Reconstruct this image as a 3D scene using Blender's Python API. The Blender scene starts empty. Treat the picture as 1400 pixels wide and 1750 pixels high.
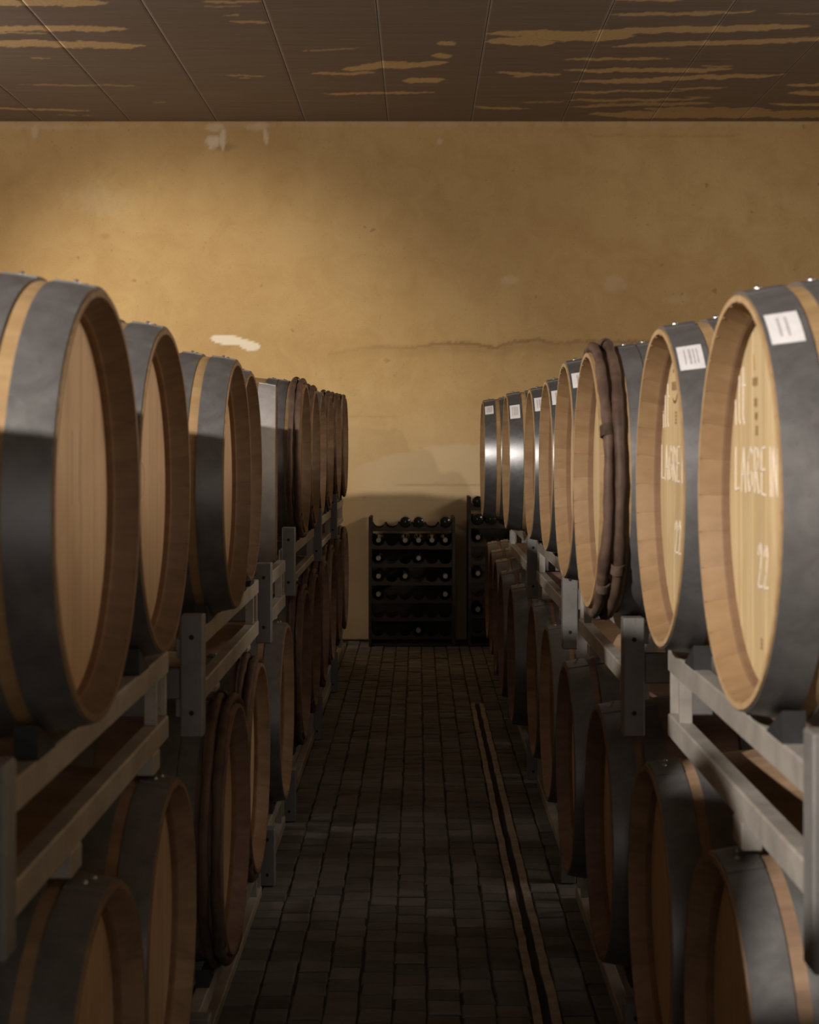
import bpy, bmesh, math, random
import numpy as np
from mathutils import Vector, Matrix

random.seed(7)
rng = np.random.default_rng(11)
scene = bpy.context.scene
COL = scene.collection
PI = math.pi

# ------------------------------------------------------------------ camera
HC = 1.42                      # eye height above the floor
FPX, U0, V0 = 2727.0, 715.0, 754.0
cam_data = bpy.data.cameras.new('camera')
cam = bpy.data.objects.new('camera', cam_data)
COL.objects.link(cam)
cam.location = (0, 0, HC)
cam.rotation_euler = (PI / 2, 0, 0)
cam_data.sensor_fit = 'HORIZONTAL'
cam_data.sensor_width = 24.0
cam_data.lens = FPX / 1400 * 24.0
cam_data.shift_x = -(U0 - 700) / 1400
cam_data.shift_y = (V0 - 875) / 1400
cam_data.dof.use_dof = True
cam_data.dof.focus_distance = 7.0
cam_data.dof.aperture_fstop = 6.7
cam_data.clip_start = 0.05
scene.camera = cam

# ------------------------------------------------------------------ world, lights, exposure
world = bpy.data.worlds.new('cellar_world')
scene.world = world
world.use_nodes = True
world.node_tree.nodes['Background'].inputs['Color'].default_value = (0.55, 0.65, 0.8, 1)
world.node_tree.nodes['Background'].inputs['Strength'].default_value = 0.02
scene.view_settings.view_transform = 'Standard'
scene.view_settings.look = 'None'
scene.view_settings.gamma = 1
scene.view_settings.use_curve_mapping = False
scene.view_settings.exposure = 0.0


def spot(name, loc, target, watts, color, angle, blend, radius):
    d = bpy.data.lights.new(name, 'SPOT')
    d.energy = watts
    d.color = color
    d.spot_size = math.radians(angle)
    d.spot_blend = blend
    d.shadow_soft_size = radius
    o = bpy.data.objects.new(name, d)
    COL.objects.link(o)
    o.location = loc
    o.rotation_euler = (Vector(target) - Vector(loc)).to_track_quat('-Z', 'Y').to_euler()
    return o


KEY = spot('flood_lamp_light', (-3.3, -1.5, 3.5), (0.75, 4.4, 0.45), 1850, (1.0, 0.93, 0.86), 60, 0.9, 0.07)
WALLSPOT = spot('wall_spot_light', (-3.0, 6.8, 3.5), (-1.62, 11.4, 1.36), 640, (1.0, 0.91, 0.76), 52, 0.75, 0.07)

# unseen fill lights added along the two side walls
def fill_light(name, loc, length, height, watts, color, rz):
    d = bpy.data.lights.new(name, 'AREA')
    d.shape = 'RECTANGLE'
    d.size = length
    d.size_y = height
    d.energy = watts
    d.color = color
    o = bpy.data.objects.new(name, d)
    COL.objects.link(o)
    o.location = loc
    o.rotation_euler = (PI / 2, 0, rz)
    return o


fill_light('right_fill_light', (4.55, 4.6, 3.0), 4.6, 0.85, 138, (1.0, 0.87, 0.72), PI / 2)  # added to brighten the left barrel heads
fill_light('left_fill_light', (-4.55, 7.4, 3.0), 4.0, 0.85, 84, (1.0, 0.88, 0.76), -PI / 2)  # added to brighten the left part of the ceiling

door_light = bpy.data.lights.new('doorway_daylight', 'AREA')
door_light.shape = 'RECTANGLE'
door_light.size = 2.6
door_light.size_y = 2.4
door_light.energy = 26.0
door_light.color = (1.0, 0.98, 0.95)
door_obj = bpy.data.objects.new('doorway_daylight', door_light)
COL.objects.link(door_obj)
door_obj.location = (0.3, -3.95, 1.25)
door_obj.rotation_euler = (PI / 2, 0, 0)


# ------------------------------------------------------------------ helpers
def px(u, v, Y):
    """pixel -> world point on the plane y = Y"""
    return Vector(((u - U0) / FPX * Y, Y, HC - (v - V0) / FPX * Y))


def link(o, parent=None):
    COL.objects.link(o)
    if parent is not None:
        o.parent = parent
    return o


def mesh_obj(name, me, parent=None, loc=(0, 0, 0)):
    o = bpy.data.objects.new(name, me)
    o.location = loc
    return link(o, parent)


def thing(name, label, cat, loc=(0, 0, 0), rotz=0.0, group=None):
    o = bpy.data.objects.new(name, None)
    o.empty_display_size = 0.1
    o.location = loc
    o.rotation_euler = (0, 0, rotz)
    link(o)
    o['label'] = label
    o['category'] = cat
    if group:
        o['group'] = group
    return o


def structure(o, label=None):
    o['kind'] = 'structure'
    if label:
        o['label'] = label
    return o


def bm_mesh(name, bm, mats, smooth=True, angle=40):
    me = bpy.data.meshes.new(name)
    bmesh.ops.recalc_face_normals(bm, faces=bm.faces)
    bm.to_mesh(me)
    bm.free()
    for m in (mats if isinstance(mats, (list, tuple)) else [mats]):
        me.materials.append(m)
    if smooth:
        me.polygons.foreach_set('use_smooth', [True] * len(me.polygons))
        me.set_sharp_from_angle(angle=math.radians(angle))
    return me


def py_mesh(name, verts, faces, mats, smooth=False, angle=40):
    me = bpy.data.meshes.new(name)
    me.from_pydata(verts, [], faces)
    for m in (mats if isinstance(mats, (list, tuple)) else [mats]):
        me.materials.append(m)
    if smooth:
        me.polygons.foreach_set('use_smooth', [True] * len(me.polygons))
        me.set_sharp_from_angle(angle=math.radians(angle))
    return me


def box_bm(bm, x0, x1, y0, y1, z0, z1, bevel=0.0):
    r = bmesh.ops.create_cube(bm, size=1.0)
    vs = r['verts']
    for v in vs:
        v.co = Vector(((x0 + x1) / 2 + v.co.x * (x1 - x0), (y0 + y1) / 2 + v.co.y * (y1 - y0), (z0 + z1) / 2 + v.co.z * (z1 - z0)))
    if bevel:
        es = list({e for v in vs for e in v.link_edges})
        bmesh.ops.bevel(bm, geom=es, offset=bevel, segments=1, affect='EDGES', profile=0.5)


def box_part(name, parent, mat, x0, x1, y0, y1, z0, z1, bevel=0.003):
    """box given in world coordinates, parented to an unrotated Empty"""
    p = parent.location if parent is not None else Vector((0, 0, 0))
    if x0 > x1:
        x0, x1 = x1, x0
    bm = bmesh.new()
    box_bm(bm, x0 - p.x, x1 - p.x, y0 - p.y, y1 - p.y, z0 - p.z, z1 - p.z, bevel)
    return mesh_obj(name, bm_mesh(name, bm, mat, smooth=False), parent)


def revolve(name, prof, mats, seg=64, closed=False, matidx=None, a0=0.0, a1=2 * PI, wob=None, smooth_angle=35):
    """revolve (x, r) profile about the local X axis"""
    full = abs(a1 - a0 - 2 * PI) < 1e-6
    na = seg if full else seg + 1
    n = len(prof)
    vs, fs, mi = [], [], []
    for i in range(na):
        a = a0 + (a1 - a0) * i / seg
        for j, (x, r) in enumerate(prof):
            dr = wob(a, j) if wob else 0
            vs.append((x, (r + dr) * math.sin(a), (r + dr) * math.cos(a)))
    m = n if closed else n - 1
    for i in range(seg):
        k = (i + 1) % na
        for j in range(m):
            jj = (j + 1) % n
            fs.append((i * n + j, i * n + jj, k * n + jj, k * n + j))
            mi.append(matidx[j] if matidx else 0)
    if not full and closed:
        fs.append(tuple(range(n)))
        fs.append(tuple(range((na - 1) * n, na * n))[::-1])
        mi += [0, 0]
    me = bpy.data.meshes.new(name)
    me.from_pydata(vs, [], fs)
    for mm in (mats if isinstance(mats, (list, tuple)) else [mats]):
        me.materials.append(mm)
    me.polygons.foreach_set('material_index', mi)
    bm = bmesh.new()
    bm.from_mesh(me)
    bmesh.ops.recalc_face_normals(bm, faces=bm.faces)
    bm.to_mesh(me)
    bm.free()
    me.polygons.foreach_set('use_smooth', [True] * len(me.polygons))
    me.set_sharp_from_angle(angle=math.radians(smooth_angle))
    return me


# ------------------------------------------------------------------ materials
class NT:
    def __init__(self, name):
        self.m = bpy.data.materials.new(name)
        self.m.use_nodes = True
        self.t = self.m.node_tree
        self.b = self.t.nodes['Principled BSDF']

    def n(self, typ, **kw):
        nd = self.t.nodes.new(typ)
        for k, v in kw.items():
            setattr(nd, k, v)
        return nd

    def l(self, a, b):
        self.t.links.new(a, b)

    def coord(self, scale=(1, 1, 1), kind='Object'):
        tc = self.n('ShaderNodeTexCoord')
        mp = self.n('ShaderNodeMapping')
        mp.inputs['Scale'].default_value = scale
        self.l(tc.outputs[kind], mp.inputs['Vector'])
        return mp.outputs['Vector']

    def noise(self, vec, scale, detail=4, rough=0.55, dist=0.0):
        nd = self.n('ShaderNodeTexNoise')
        nd.inputs['Scale'].default_value = scale
        nd.inputs['Detail'].default_value = detail
        nd.inputs['Roughness'].default_value = rough
        nd.inputs['Distortion'].default_value = dist
        self.l(vec, nd.inputs['Vector'])
        return nd.outputs['Fac']

    def ramp(self, fac, stops):
        nd = self.n('ShaderNodeValToRGB')
        el = nd.color_ramp.elements
        while len(el) < len(stops):
            el.new(0.5)
        for e, (p, c) in zip(el, stops):
            e.position = p
            e.color = (*c, 1) if len(c) == 3 else c
        self.l(fac, nd.inputs['Fac'])
        return nd.outputs['Color']

    def mix(self, fac, a, b, mode='MIX'):
        nd = self.n('ShaderNodeMix', data_type='RGBA', blend_type=mode)
        for s, val in ((nd.inputs[0], fac), (nd.inputs[6], a), (nd.inputs[7], b)):
            if hasattr(val, 'links'):
                self.l(val, s)
            elif isinstance(val, (int, float)):
                s.default_value = val
            else:
                s.default_value = (*val, 1) if len(val) == 3 else val
        return nd.outputs[2]

    def math(self, op, a, b=0.0, clamp=False):
        nd = self.n('ShaderNodeMath', operation=op, use_clamp=clamp)
        for s, val in ((nd.inputs[0], a), (nd.inputs[1], b)):
            if hasattr(val, 'links'):
                self.l(val, s)
            else:
                s.default_value = val
        return nd.outputs[0]

    def bump(self, h, strength=0.3, dist=0.002):
        nd = self.n('ShaderNodeBump')
        nd.inputs['Strength'].default_value = strength
        nd.inputs['Distance'].default_value = dist
        self.l(h, nd.inputs['Height'])
        self.l(nd.outputs['Normal'], self.b.inputs['Normal'])

    def rand(self):
        return self.n('ShaderNodeObjectInfo').outputs['Random']

    def out(self, color, rough=0.6, metal=0.0, spec=None):
        for s, val in ((self.b.inputs['Base Color'], color), (self.b.inputs['Roughness'], rough), (self.b.inputs['Metallic'], metal)):
            if hasattr(val, 'links'):
                self.l(val, s)
            elif isinstance(val, (int, float)):
                s.default_value = val
            else:
                s.default_value = (*val, 1)
        if spec is not None:
            self.b.inputs['Specular IOR Level'].default_value = spec
        return self.m


def wood_material(name, lo, hi, stain, grain_scale, rough=0.6, vary=0.25, tone_attr=False):
    t = NT(name)
    v = t.coord(grain_scale)
    off = t.n('ShaderNodeVectorMath', operation='ADD')
    comb = t.n('ShaderNodeCombineXYZ')
    r = t.rand()
    for i in range(3):
        t.l(t.math('MULTIPLY', r, 37.0 + 11 * i), comb.inputs[i])
    t.l(v, off.inputs[0])
    t.l(comb.outputs[0], off.inputs[1])
    vec = off.outputs[0]
    g = t.noise(vec, 1.0, 6, 0.6, 0.4)
    c = t.ramp(g, [(0.3, lo), (0.7, hi)])
    g2 = t.noise(t.coord((5, 5, 5)), 1.3, 4, 0.6)
    c = t.mix(t.ramp(g2, [(0.45, (0, 0, 0)), (0.75, (0.65, 0.65, 0.65))]), c, stain)
    tone = t.rand()
    if tone_attr:
        at = t.n('ShaderNodeAttribute')
        at.attribute_name = 'tone'
        tone = t.math('ADD', t.math('MULTIPLY', tone, 0.4), t.math('MULTIPLY', at.outputs['Fac'], 0.6))
    k = t.math('ADD', t.math('MULTIPLY', tone, vary), 1.0 - vary / 2)
    mul = t.n('ShaderNodeCombineColor')
    for i in range(3):
        t.l(k, mul.inputs[i])
    c = t.mix(1.0, c, mul.outputs[0], 'MULTIPLY')
    t.bump(g, 0.25, 0.0015)
    return t.out(c, rough, 0.0, 0.25)


M = {}
M['stave'] = wood_material('oak_stave', (0.31, 0.19, 0.085), (0.42, 0.275, 0.135), (0.25, 0.135, 0.06), (3, 34, 34), 0.6, 0.22, True)
M['croze'] = wood_material('oak_croze_shaded', (0.18, 0.105, 0.058), (0.25, 0.148, 0.082), (0.15, 0.085, 0.05), (8, 30, 30), 0.65, 0.2, True)  # toasted croze wood, darkened further for the shadow in the recess
M['rim'] = wood_material('oak_rim_edge', (0.45, 0.29, 0.14), (0.62, 0.44, 0.24), (0.32, 0.17, 0.08), (30, 30, 30), 0.55, 0.2, True)
M['rim_shaded'] = wood_material('oak_rim_edge_shaded', (0.17, 0.11, 0.065), (0.25, 0.165, 0.10), (0.13, 0.075, 0.045), (30, 30, 30), 0.6, 0.2, True)  # darker rim edge copy, to go with the shade painted into the chime
M['chime'] = wood_material('oak_chime', (0.255, 0.158, 0.076), (0.35, 0.228, 0.118), (0.21, 0.115, 0.055), (8, 30, 30), 0.6, 0.2, True)
M['chime_shaded'] = wood_material('oak_chime_shaded', (0.135, 0.085, 0.050), (0.20, 0.13, 0.078), (0.11, 0.062, 0.038), (8, 30, 30), 0.6, 0.2, True)  # chime with the shade of the left row put into its colour
M['head'] = wood_material('oak_head_board', (0.53, 0.385, 0.195), (0.69, 0.525, 0.295), (0.51, 0.355, 0.18), (30, 42, 2.2), 0.5, 0.14)
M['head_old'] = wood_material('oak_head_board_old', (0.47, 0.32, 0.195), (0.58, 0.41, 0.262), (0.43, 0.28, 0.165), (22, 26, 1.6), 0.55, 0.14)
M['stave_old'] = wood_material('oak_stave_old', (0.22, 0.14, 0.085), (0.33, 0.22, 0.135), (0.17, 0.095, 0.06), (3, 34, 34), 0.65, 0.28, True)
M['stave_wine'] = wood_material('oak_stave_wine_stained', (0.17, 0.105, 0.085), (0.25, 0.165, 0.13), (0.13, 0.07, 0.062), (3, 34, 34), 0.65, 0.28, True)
M['chestnut'] = wood_material('chestnut_bark', (0.055, 0.03, 0.022), (0.13, 0.08, 0.055), (0.20, 0.14, 0.10), (22, 22, 22), 0.6, 0.3)
M['osier'] = wood_material('osier_binding', (0.06, 0.035, 0.025), (0.13, 0.085, 0.055), (0.08, 0.05, 0.03), (60, 60, 60), 0.7, 0.2)


def metal_material(name, lo, hi, spotc, rough, metal, scale=14):
    t = NT(name)
    v = t.coord((1, 1, 1))
    n1 = t.noise(v, scale, 6, 0.65, 0.5)
    c = t.ramp(n1, [(0.3, lo), (0.7, hi)])
    n2 = t.noise(v, scale * 9, 3, 0.5)
    c = t.mix(t.ramp(n2, [(0.66, (0, 0, 0)), (0.74, (0.6, 0.6, 0.6))]), c, spotc)
    r = t.math('ADD', t.math('MULTIPLY', n1, 0.22), rough - 0.11)
    t.bump(n2, 0.08, 0.001)
    return t.out(c, r, metal)


M['hoop'] = metal_material('hoop_steel', (0.125, 0.119, 0.115), (0.215, 0.206, 0.199), (0.10, 0.095, 0.09), 0.42, 0.42)
M['hoop_bright'] = metal_material('hoop_galvanised', (0.44, 0.42, 0.41), (0.60, 0.57, 0.55), (0.3, 0.28, 0.27), 0.55, 0.25)
M['hoop_shiny'] = metal_material('hoop_polished', (0.22, 0.22, 0.225), (0.34, 0.335, 0.335), (0.12, 0.11, 0.11), 0.37, 0.8)
M['rivet'] = metal_material('rivet_steel', (0.30, 0.29, 0.28), (0.46, 0.44, 0.42), (0.2, 0.19, 0.18), 0.3, 0.85, 30)
M['rack'] = metal_material('rack_galvanised', (0.27, 0.245, 0.21), (0.44, 0.40, 0.35), (0.17, 0.13, 0.09), 0.55, 0.25, 9)
M['rack_dark'] = metal_material('rack_painted_grey', (0.15, 0.142, 0.132), (0.23, 0.218, 0.202), (0.11, 0.10, 0.09), 0.55, 0.2, 9)


def plain(name, col, rough=0.6, metal=0.0, var=0.2, scale=40):
    t = NT(name)
    n1 = t.noise(t.coord(), scale, 4)
    c = t.ramp(n1, [(0.3, tuple(x * (1 - var) for x in col)), (0.7, tuple(min(1, x * (1 + var)) for x in col))])
    return t.out(c, rough, metal)


M['hole'] = plain('bolt_hole_black', (0.012, 0.011, 0.01), 0.8)
M['rubber'] = plain('chock_rubber', (0.025, 0.024, 0.024), 0.6)
M['paper'] = plain('paper_label', (0.74, 0.71, 0.71), 0.7, 0, 0.05, 90)
M['ink'] = plain('label_ink', (0.46, 0.43, 0.44), 0.7, 0, 0.1, 90)
M['chalk'] = plain('white_chalk', (0.80, 0.72, 0.62), 0.9, 0, 0.12, 260)
M['chalk_faint'] = plain('faint_chalk', (0.66, 0.52, 0.37), 0.9, 0, 0.12, 260)
M['brand'] = plain('brown_brand_mark', (0.34, 0.215, 0.09), 0.7, 0, 0.15, 120)
M['bottle'] = plain('dark_glass', (0.012, 0.016, 0.012), 0.12, 0, 0.2, 10)
M['capsule'] = plain('bottle_capsule', (0.24, 0.22, 0.20), 0.5, 0, 0.15, 60)
M['rack_wood'] = wood_material('bottle_rack_wood', (0.03, 0.022, 0.018), (0.055, 0.042, 0.034), (0.02, 0.016, 0.012), (3, 30, 30), 0.7, 0.3)
M['drain_steel'] = metal_material('drain_edge_rusty', (0.19, 0.15, 0.115), (0.44, 0.39, 0.32), (0.12, 0.08, 0.055), 0.6, 0.25, 16)
M['drain_dark'] = plain('drain_channel_dark', (0.012, 0.010, 0.009), 0.9)
M['mortar'] = plain('floor_mortar', (0.022, 0.019, 0.016), 0.95, 0, 0.3, 6)
M['plain_wall'] = plain('side_wall_plaster', (0.66, 0.55, 0.40), 0.95, 0, 0.12, 2)


def sett_material():
    t = NT('floor_sett_stone')
    v = t.coord((1, 1, 1), 'Object')
    geo = t.n('ShaderNodeNewGeometry')
    n1 = t.noise(geo.outputs['Position'], 7, 5, 0.6)
    n2 = t.noise(geo.outputs['Position'], 60, 4, 0.6)
    c = t.ramp(n1, [(0.3, (0.105, 0.100, 0.094)), (0.7, (0.165, 0.158, 0.150))])
    c = t.mix(t.ramp(n2, [(0.5, (0, 0, 0)), (0.8, (0.5, 0.5, 0.5))]), c, (0.20, 0.185, 0.17))
    at = t.n('ShaderNodeAttribute')
    at.attribute_name = 'tone'
    k = t.math('ADD', t.math('MULTIPLY', t.math('ADD', t.rand(), at.outputs['Fac']), 0.5), 0.7)
    mul = t.n('ShaderNodeCombineColor')
    for i in range(3):
        t.l(k, mul.inputs[i])
    c = t.mix(1.0, c, mul.outputs[0], 'MULTIPLY')
    t.bump(n2, 0.3, 0.003)
    return t.out(c, 0.8, 0.0, 0.3)


M['sett'] = sett_material()


def wall_material():
    t = NT('ochre_plaster_wall')
    v = t.coord((1, 1, 1))
    big = t.noise(v, 0.9, 4, 0.55, 0.3)
    c = t.ramp(big, [(0.3, (0.55, 0.365, 0.168)), (0.7, (0.65, 0.46, 0.225))])
    blot = t.noise(v, 4.5, 6, 0.65, 0.6)
    c = t.mix(t.ramp(blot, [(0.42, (0, 0, 0)), (0.8, (0.55, 0.55, 0.55))]), c, (0.44, 0.27, 0.105))
    speck = t.noise(v, 42, 4, 0.6)
    c = t.mix(t.ramp(speck, [(0.64, (0, 0, 0)), (0.76, (0.6, 0.6, 0.6))]), c, (0.34, 0.22, 0.10))
    grain = t.noise(v, 170, 3, 0.7)
    c = t.mix(1.0, c, t.ramp(grain, [(0.25, (0.80, 0.79, 0.77)), (0.75, (1.0, 1.0, 1.0))]), 'MULTIPLY')
    dots = t.noise(v, 11, 2, 0.5)
    c = t.mix(t.ramp(dots, [(0.73, (0, 0, 0)), (0.77, (0.55, 0.55, 0.55))]), c, (0.28, 0.18, 0.085))
    at = t.n('ShaderNodeAttribute')
    at.attribute_name = 'marks'
    sep = t.n('ShaderNodeSeparateColor')
    t.l(at.outputs['Color'], sep.inputs[0])
    c = t.mix(sep.outputs[2], c, (0.58, 0.45, 0.29))
    c = t.mix(sep.outputs[1], c, (0.25, 0.15, 0.07))
    c = t.mix(sep.outputs[0], c, (0.86, 0.78, 0.64))
    fine = t.noise(v, 120, 3, 0.6)
    h = t.math('ADD', t.math('MULTIPLY', blot, 1.2), t.math('MULTIPLY', fine, 0.5))
    h = t.math('SUBTRACT', h, t.math('MULTIPLY', sep.outputs[1], 0.8))
    t.bump(h, 0.30, 0.006)
    return t.out(c, 0.95, 0.0, 0.15)


def ceiling_material():
    t = NT('ceiling_peeling_paint')
    geo = t.n('ShaderNodeNewGeometry')
    mp = t.n('ShaderNodeMapping')
    mp.inputs['Scale'].default_value = (2, 26, 2)
    t.l(geo.outputs['Position'], mp.inputs['Vector'])
    streak = t.noise(mp.outputs[0], 1.0, 6, 0.65, 0.3)
    c = t.ramp(streak, [(0.25, (0.20, 0.158, 0.140)), (0.75, (0.27, 0.22, 0.196))])
    fine = t.noise(geo.outputs['Position'], 55, 4, 0.6)
    c = t.mix(t.ramp(fine, [(0.6, (0, 0, 0)), (0.8, (0.35, 0.35, 0.35))]), c, (0.29, 0.23, 0.20))
    at = t.n('ShaderNodeAttribute')
    at.attribute_name = 'peel'
    pl = t.ramp(fine, [(0.3, (0.62, 0.45, 0.23)), (0.7, (0.76, 0.58, 0.34))])
    c = t.mix(at.outputs['Fac'], c, pl)
    h = t.math('SUBTRACT', t.math('MULTIPLY', streak, 0.3), at.outputs['Fac'])
    t.bump(h, 0.4, 0.002)
    return t.out(c, 0.7, 0.0, 0.3)


M['wall'] = wall_material()
M['ceiling'] = ceiling_material()

# ------------------------------------------------------------------ room shell
YW = 11.4                       # far wall
XL, XR, YF = -4.6, 4.6, -4.0
ZC = HC + 547 / FPX * YW        # ceiling height


def fbm(x, y, seed, octaves=4):
    """cheap smooth value noise for numpy arrays"""
    r = np.random.default_rng(seed)
    tab = r.random((256, 256))
    out = np.zeros_like(x)
    amp, tot = 1.0, 0.0
    for o in range(octaves):
        xi, yi = np.floor(x).astype(int), np.floor(y).astype(int)
        fx, fy = x - xi, y - yi
        fx, fy = fx * fx * (3 - 2 * fx), fy * fy * (3 - 2 * fy)
        g = lambda a, b: tab[(a + 31 * o) % 256, (b + 17 * o) % 256]
        out += amp * ((g(xi, yi) * (1 - fx) + g(xi + 1, yi) * fx) * (1 - fy) + (g(xi, yi + 1) * (1 - fx) + g(xi + 1, yi + 1) * fx) * fy)
        tot += amp
        amp *= 0.5
        x, y = x * 2.03, y * 2.03
    return out / tot


def sstep(e0, e1, x):
    k = np.clip((x - e0) / (e1 - e0), 0, 1)
    return k * k * (3 - 2 * k)


def grid_faces(nx, ny):
    i = np.arange((nx - 1) * (ny - 1))
    a = (i // (nx - 1)) * nx + i % (nx - 1)
    return np.stack([a, a + 1, a + 1 + nx, a + nx], 1)


def np_mesh(name, verts, quads, mat, attr=None, values=None):
    me = bpy.data.meshes.new(name)
    me.vertices.add(len(verts))
    me.vertices.foreach_set('co', np.asarray(verts, dtype=np.float32).ravel())
    me.loops.add(quads.size)
    me.loops.foreach_set('vertex_index', quads.ravel().astype(np.int32))
    me.polygons.add(len(quads))
    me.polygons.foreach_set('loop_start', np.arange(0, quads.size, 4, dtype=np.int32))
    me.update(calc_edges=True)
    me.materials.append(mat)
    if attr:
        vals = np.asarray(values, dtype=np.float32)
        if vals.ndim == 1:
            a = me.attributes.new(attr, 'FLOAT', 'POINT')
            a.data.foreach_set('value', vals)
        else:
            a = me.attributes.new(attr, 'FLOAT_COLOR', 'POINT')
            a.data.foreach_set('color', np.concatenate([vals, np.ones((len(vals), 1), np.float32)], 1).ravel())
    return me


# far wall with its plaster losses, crack and damp patch
def build_back_wall():
    xs = np.concatenate([[XL], np.arange(-3.2, 3.2, 0.012), [XR]])
    zs = np.concatenate([np.arange(0, ZC, 0.014), [ZC]])
    X, Z = np.meshgrid(xs, zs)
    X, Z = X.ravel(), Z.ravel()
    u = U0 + X / YW * FPX
    v = V0 - (Z - HC) / YW * FPX
    n = fbm(u / 14, v / 14, 3)
    n2 = fbm(u / 5, v / 5, 4)
    white = np.zeros_like(u)

    def blob(cu, cv, ru, rv, rot, strength, soft=0.25, rag=0.35):
        c, s = math.cos(rot), math.sin(rot)
        a = ((u - cu) * c + (v - cv) * s) / ru
        b = (-(u - cu) * s + (v - cv) * c) / rv
        d = np.sqrt(a * a + b * b) + (n - 0.5) * rag + (n2 - 0.5) * rag * 0.6
        return strength * (1 - sstep(1 - soft, 1 + soft * 0.3, d))

    for args in [(390, 581, 32, 8.5, 0.10, 0.9, 0.12, 0.3), (425, 590, 20, 9, 0.25, 0.9, 0.12, 0.3),
                 (364, 243, 11, 13, 0.2, 0.55, 0.4, 0.8), (381, 236, 5, 22, 0.0, 0.5, 0.4, 0.9), (368, 218, 17, 8, 0, 0.32, 0.5, 0.9),
                 (440, 216, 22, 8, 0, 0.25, 0.5, 1.0), (454, 232, 4.5, 16, -0.1, 0.45, 0.4, 0.6), (60, 224, 8, 14, 0, 0.25, 0.5, 0.8),
                 (752, 242, 6, 8, 0, 0.3, 0.5, 0.9), (870, 479, 18, 9, 0, 0.18, 0.6, 0.9), (1050, 484, 22, 16, 0, 0.12, 0.6, 0.9),
                 (165, 345, 60, 30, 0.3, 0.10, 0.8, 1.0), (90, 218, 110, 5, 0, 0.12, 0.6, 1.0), (1160, 512, 30, 10, 0, 0.10, 0.7, 0.9)]:
        white = np.maximum(white, blob(*args))
    dark = np.zeros_like(u)
    crack = [(560, 606, .25), (610, 597, .35), (640, 592, .45), (680, 595, .6), (730, 592, .7), (735, 588, .9), (800, 587, 1), (850, 594, 1), (880, 584, .9),
             (920, 581, .9), (945, 587, .7), (1000, 583, .7), (1050, 585, .8), (1110, 584, .8), (1200, 590, .5), (1400, 592, .2)]
    cu = np.array([c[0] for c in crack], float)
    cv = np.interp(u, cu, [c[1] for c in crack]) + (n2 - 0.5) * 7
    cs = np.interp(u, cu, [c[2] for c in crack], left=0, right=0)
    dark = np.maximum(dark, 0.75 * cs * (1 - sstep(1.0, 4.0, np.abs(v - cv))))
    dark = np.maximum(dark, 0.32 * cs * (1 - sstep(2.0, 16.0, np.abs(v - cv - 7))) * (0.4 + n))
    dark = np.maximum(dark, blob(383, 252, 20, 8, 0, 0.45, 0.6, 0.9))
    dark = np.maximum(dark, blob(180, 404, 14, 6, 0, 0.3, 0.6, 0.9))
    for (yy, x0, x1, st) in [(829, 680, 830, .35), (712, 580, 675, .18), (712, 820, 900, .15), (232, 1000, 1260, .25)]:
        dark = np.maximum(dark, st * (1 - sstep(0.8, 3.0, np.abs(v - yy - (n - .5) * 6))) * sstep(x0 - 20, x0 + 20, u) * (1 - sstep(x1 - 20, x1 + 20, u)))
    edge = np.interp(u, [560, 600, 640, 690, 740, 780, 830, 1000], [815, 800, 783, 770, 760, 757, 758, 775]) + (n - 0.5) * 12
    damp_pale = 0.75 * sstep(-3, 5, v - edge) * sstep(560, 640, u)
    edge2 = np.interp(u, [0, 400, 600, 900, 1400], [690, 690, 700, 720, 730]) + (n - 0.5) * 40
    damp_pale = np.maximum(damp_pale, 0.28 * sstep(-60, 60, v - edge2))  # broad paler tone over the whole lower wall
    damp_pale = np.maximum(damp_pale, 0.35 * (1 - sstep(6, 14, v - 207)) * (n > .42))
    me = np_mesh('wall_back', np.stack([X, np.full_like(X, YW), Z], 1), grid_faces(len(xs), len(zs)), M['wall'], 'marks', np.stack([white, dark, damp_pale], 1))
    o = mesh_obj('wall_back', me)
    structure(o, 'ochre plaster end wall with a long crack and white plaster losses')
    mod = o.modifiers.new('thick', 'SOLIDIFY')
    mod.thickness = 0.25
    mod.offset = -1.0


build_back_wall()


def struct_box(name, mat, x0, x1, y0, y1, z0, z1, label):
    bm = bmesh.new()
    box_bm(bm, x0, x1, y0, y1, z0, z1)
    o = mesh_obj(name, bm_mesh(name, bm, mat, smooth=False))
    return structure(o, label)


struct_box('wall_left', M['plain_wall'], XL - 0.2, XL, YF, YW + 0.25, 0, ZC, 'plaster side wall behind the left barrels')
struct_box('wall_right', M['plain_wall'], XR, XR + 0.2, YF, YW + 0.25, 0, ZC, 'plaster side wall behind the right barrels')


def fill_frame(name, xw, sx, ya, yb, label):  # made-up frame around an added fill light; the wall has no opening
    bm = bmesh.new()
    z0, z1, t = 2.5, 3.5, 0.06
    ym = (ya + yb) / 2
    for (a, b, c, d) in ((ya, yb, z0, z0 + t), (ya, yb, z1 - t, z1), (ya, ya + t, z0 + t, z1 - t), (yb - t, yb, z0 + t, z1 - t), (ym - .03, ym + .03, z0 + t, z1 - t)):
        box_bm(bm, min(xw, xw + sx * 0.035), max(xw, xw + sx * 0.035), a, b, c, d)
    o = mesh_obj(name, bm_mesh(name, bm, M['rack_wood'], smooth=False))
    structure(o, label)


fill_frame('fill_frame_1', XR, -1, 2.2, 7.0, 'added frame around the right fill light, on the solid wall')
fill_frame('fill_frame_2', XL, 1, 5.3, 9.5, 'added frame around the left fill light, on the solid wall')


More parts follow.
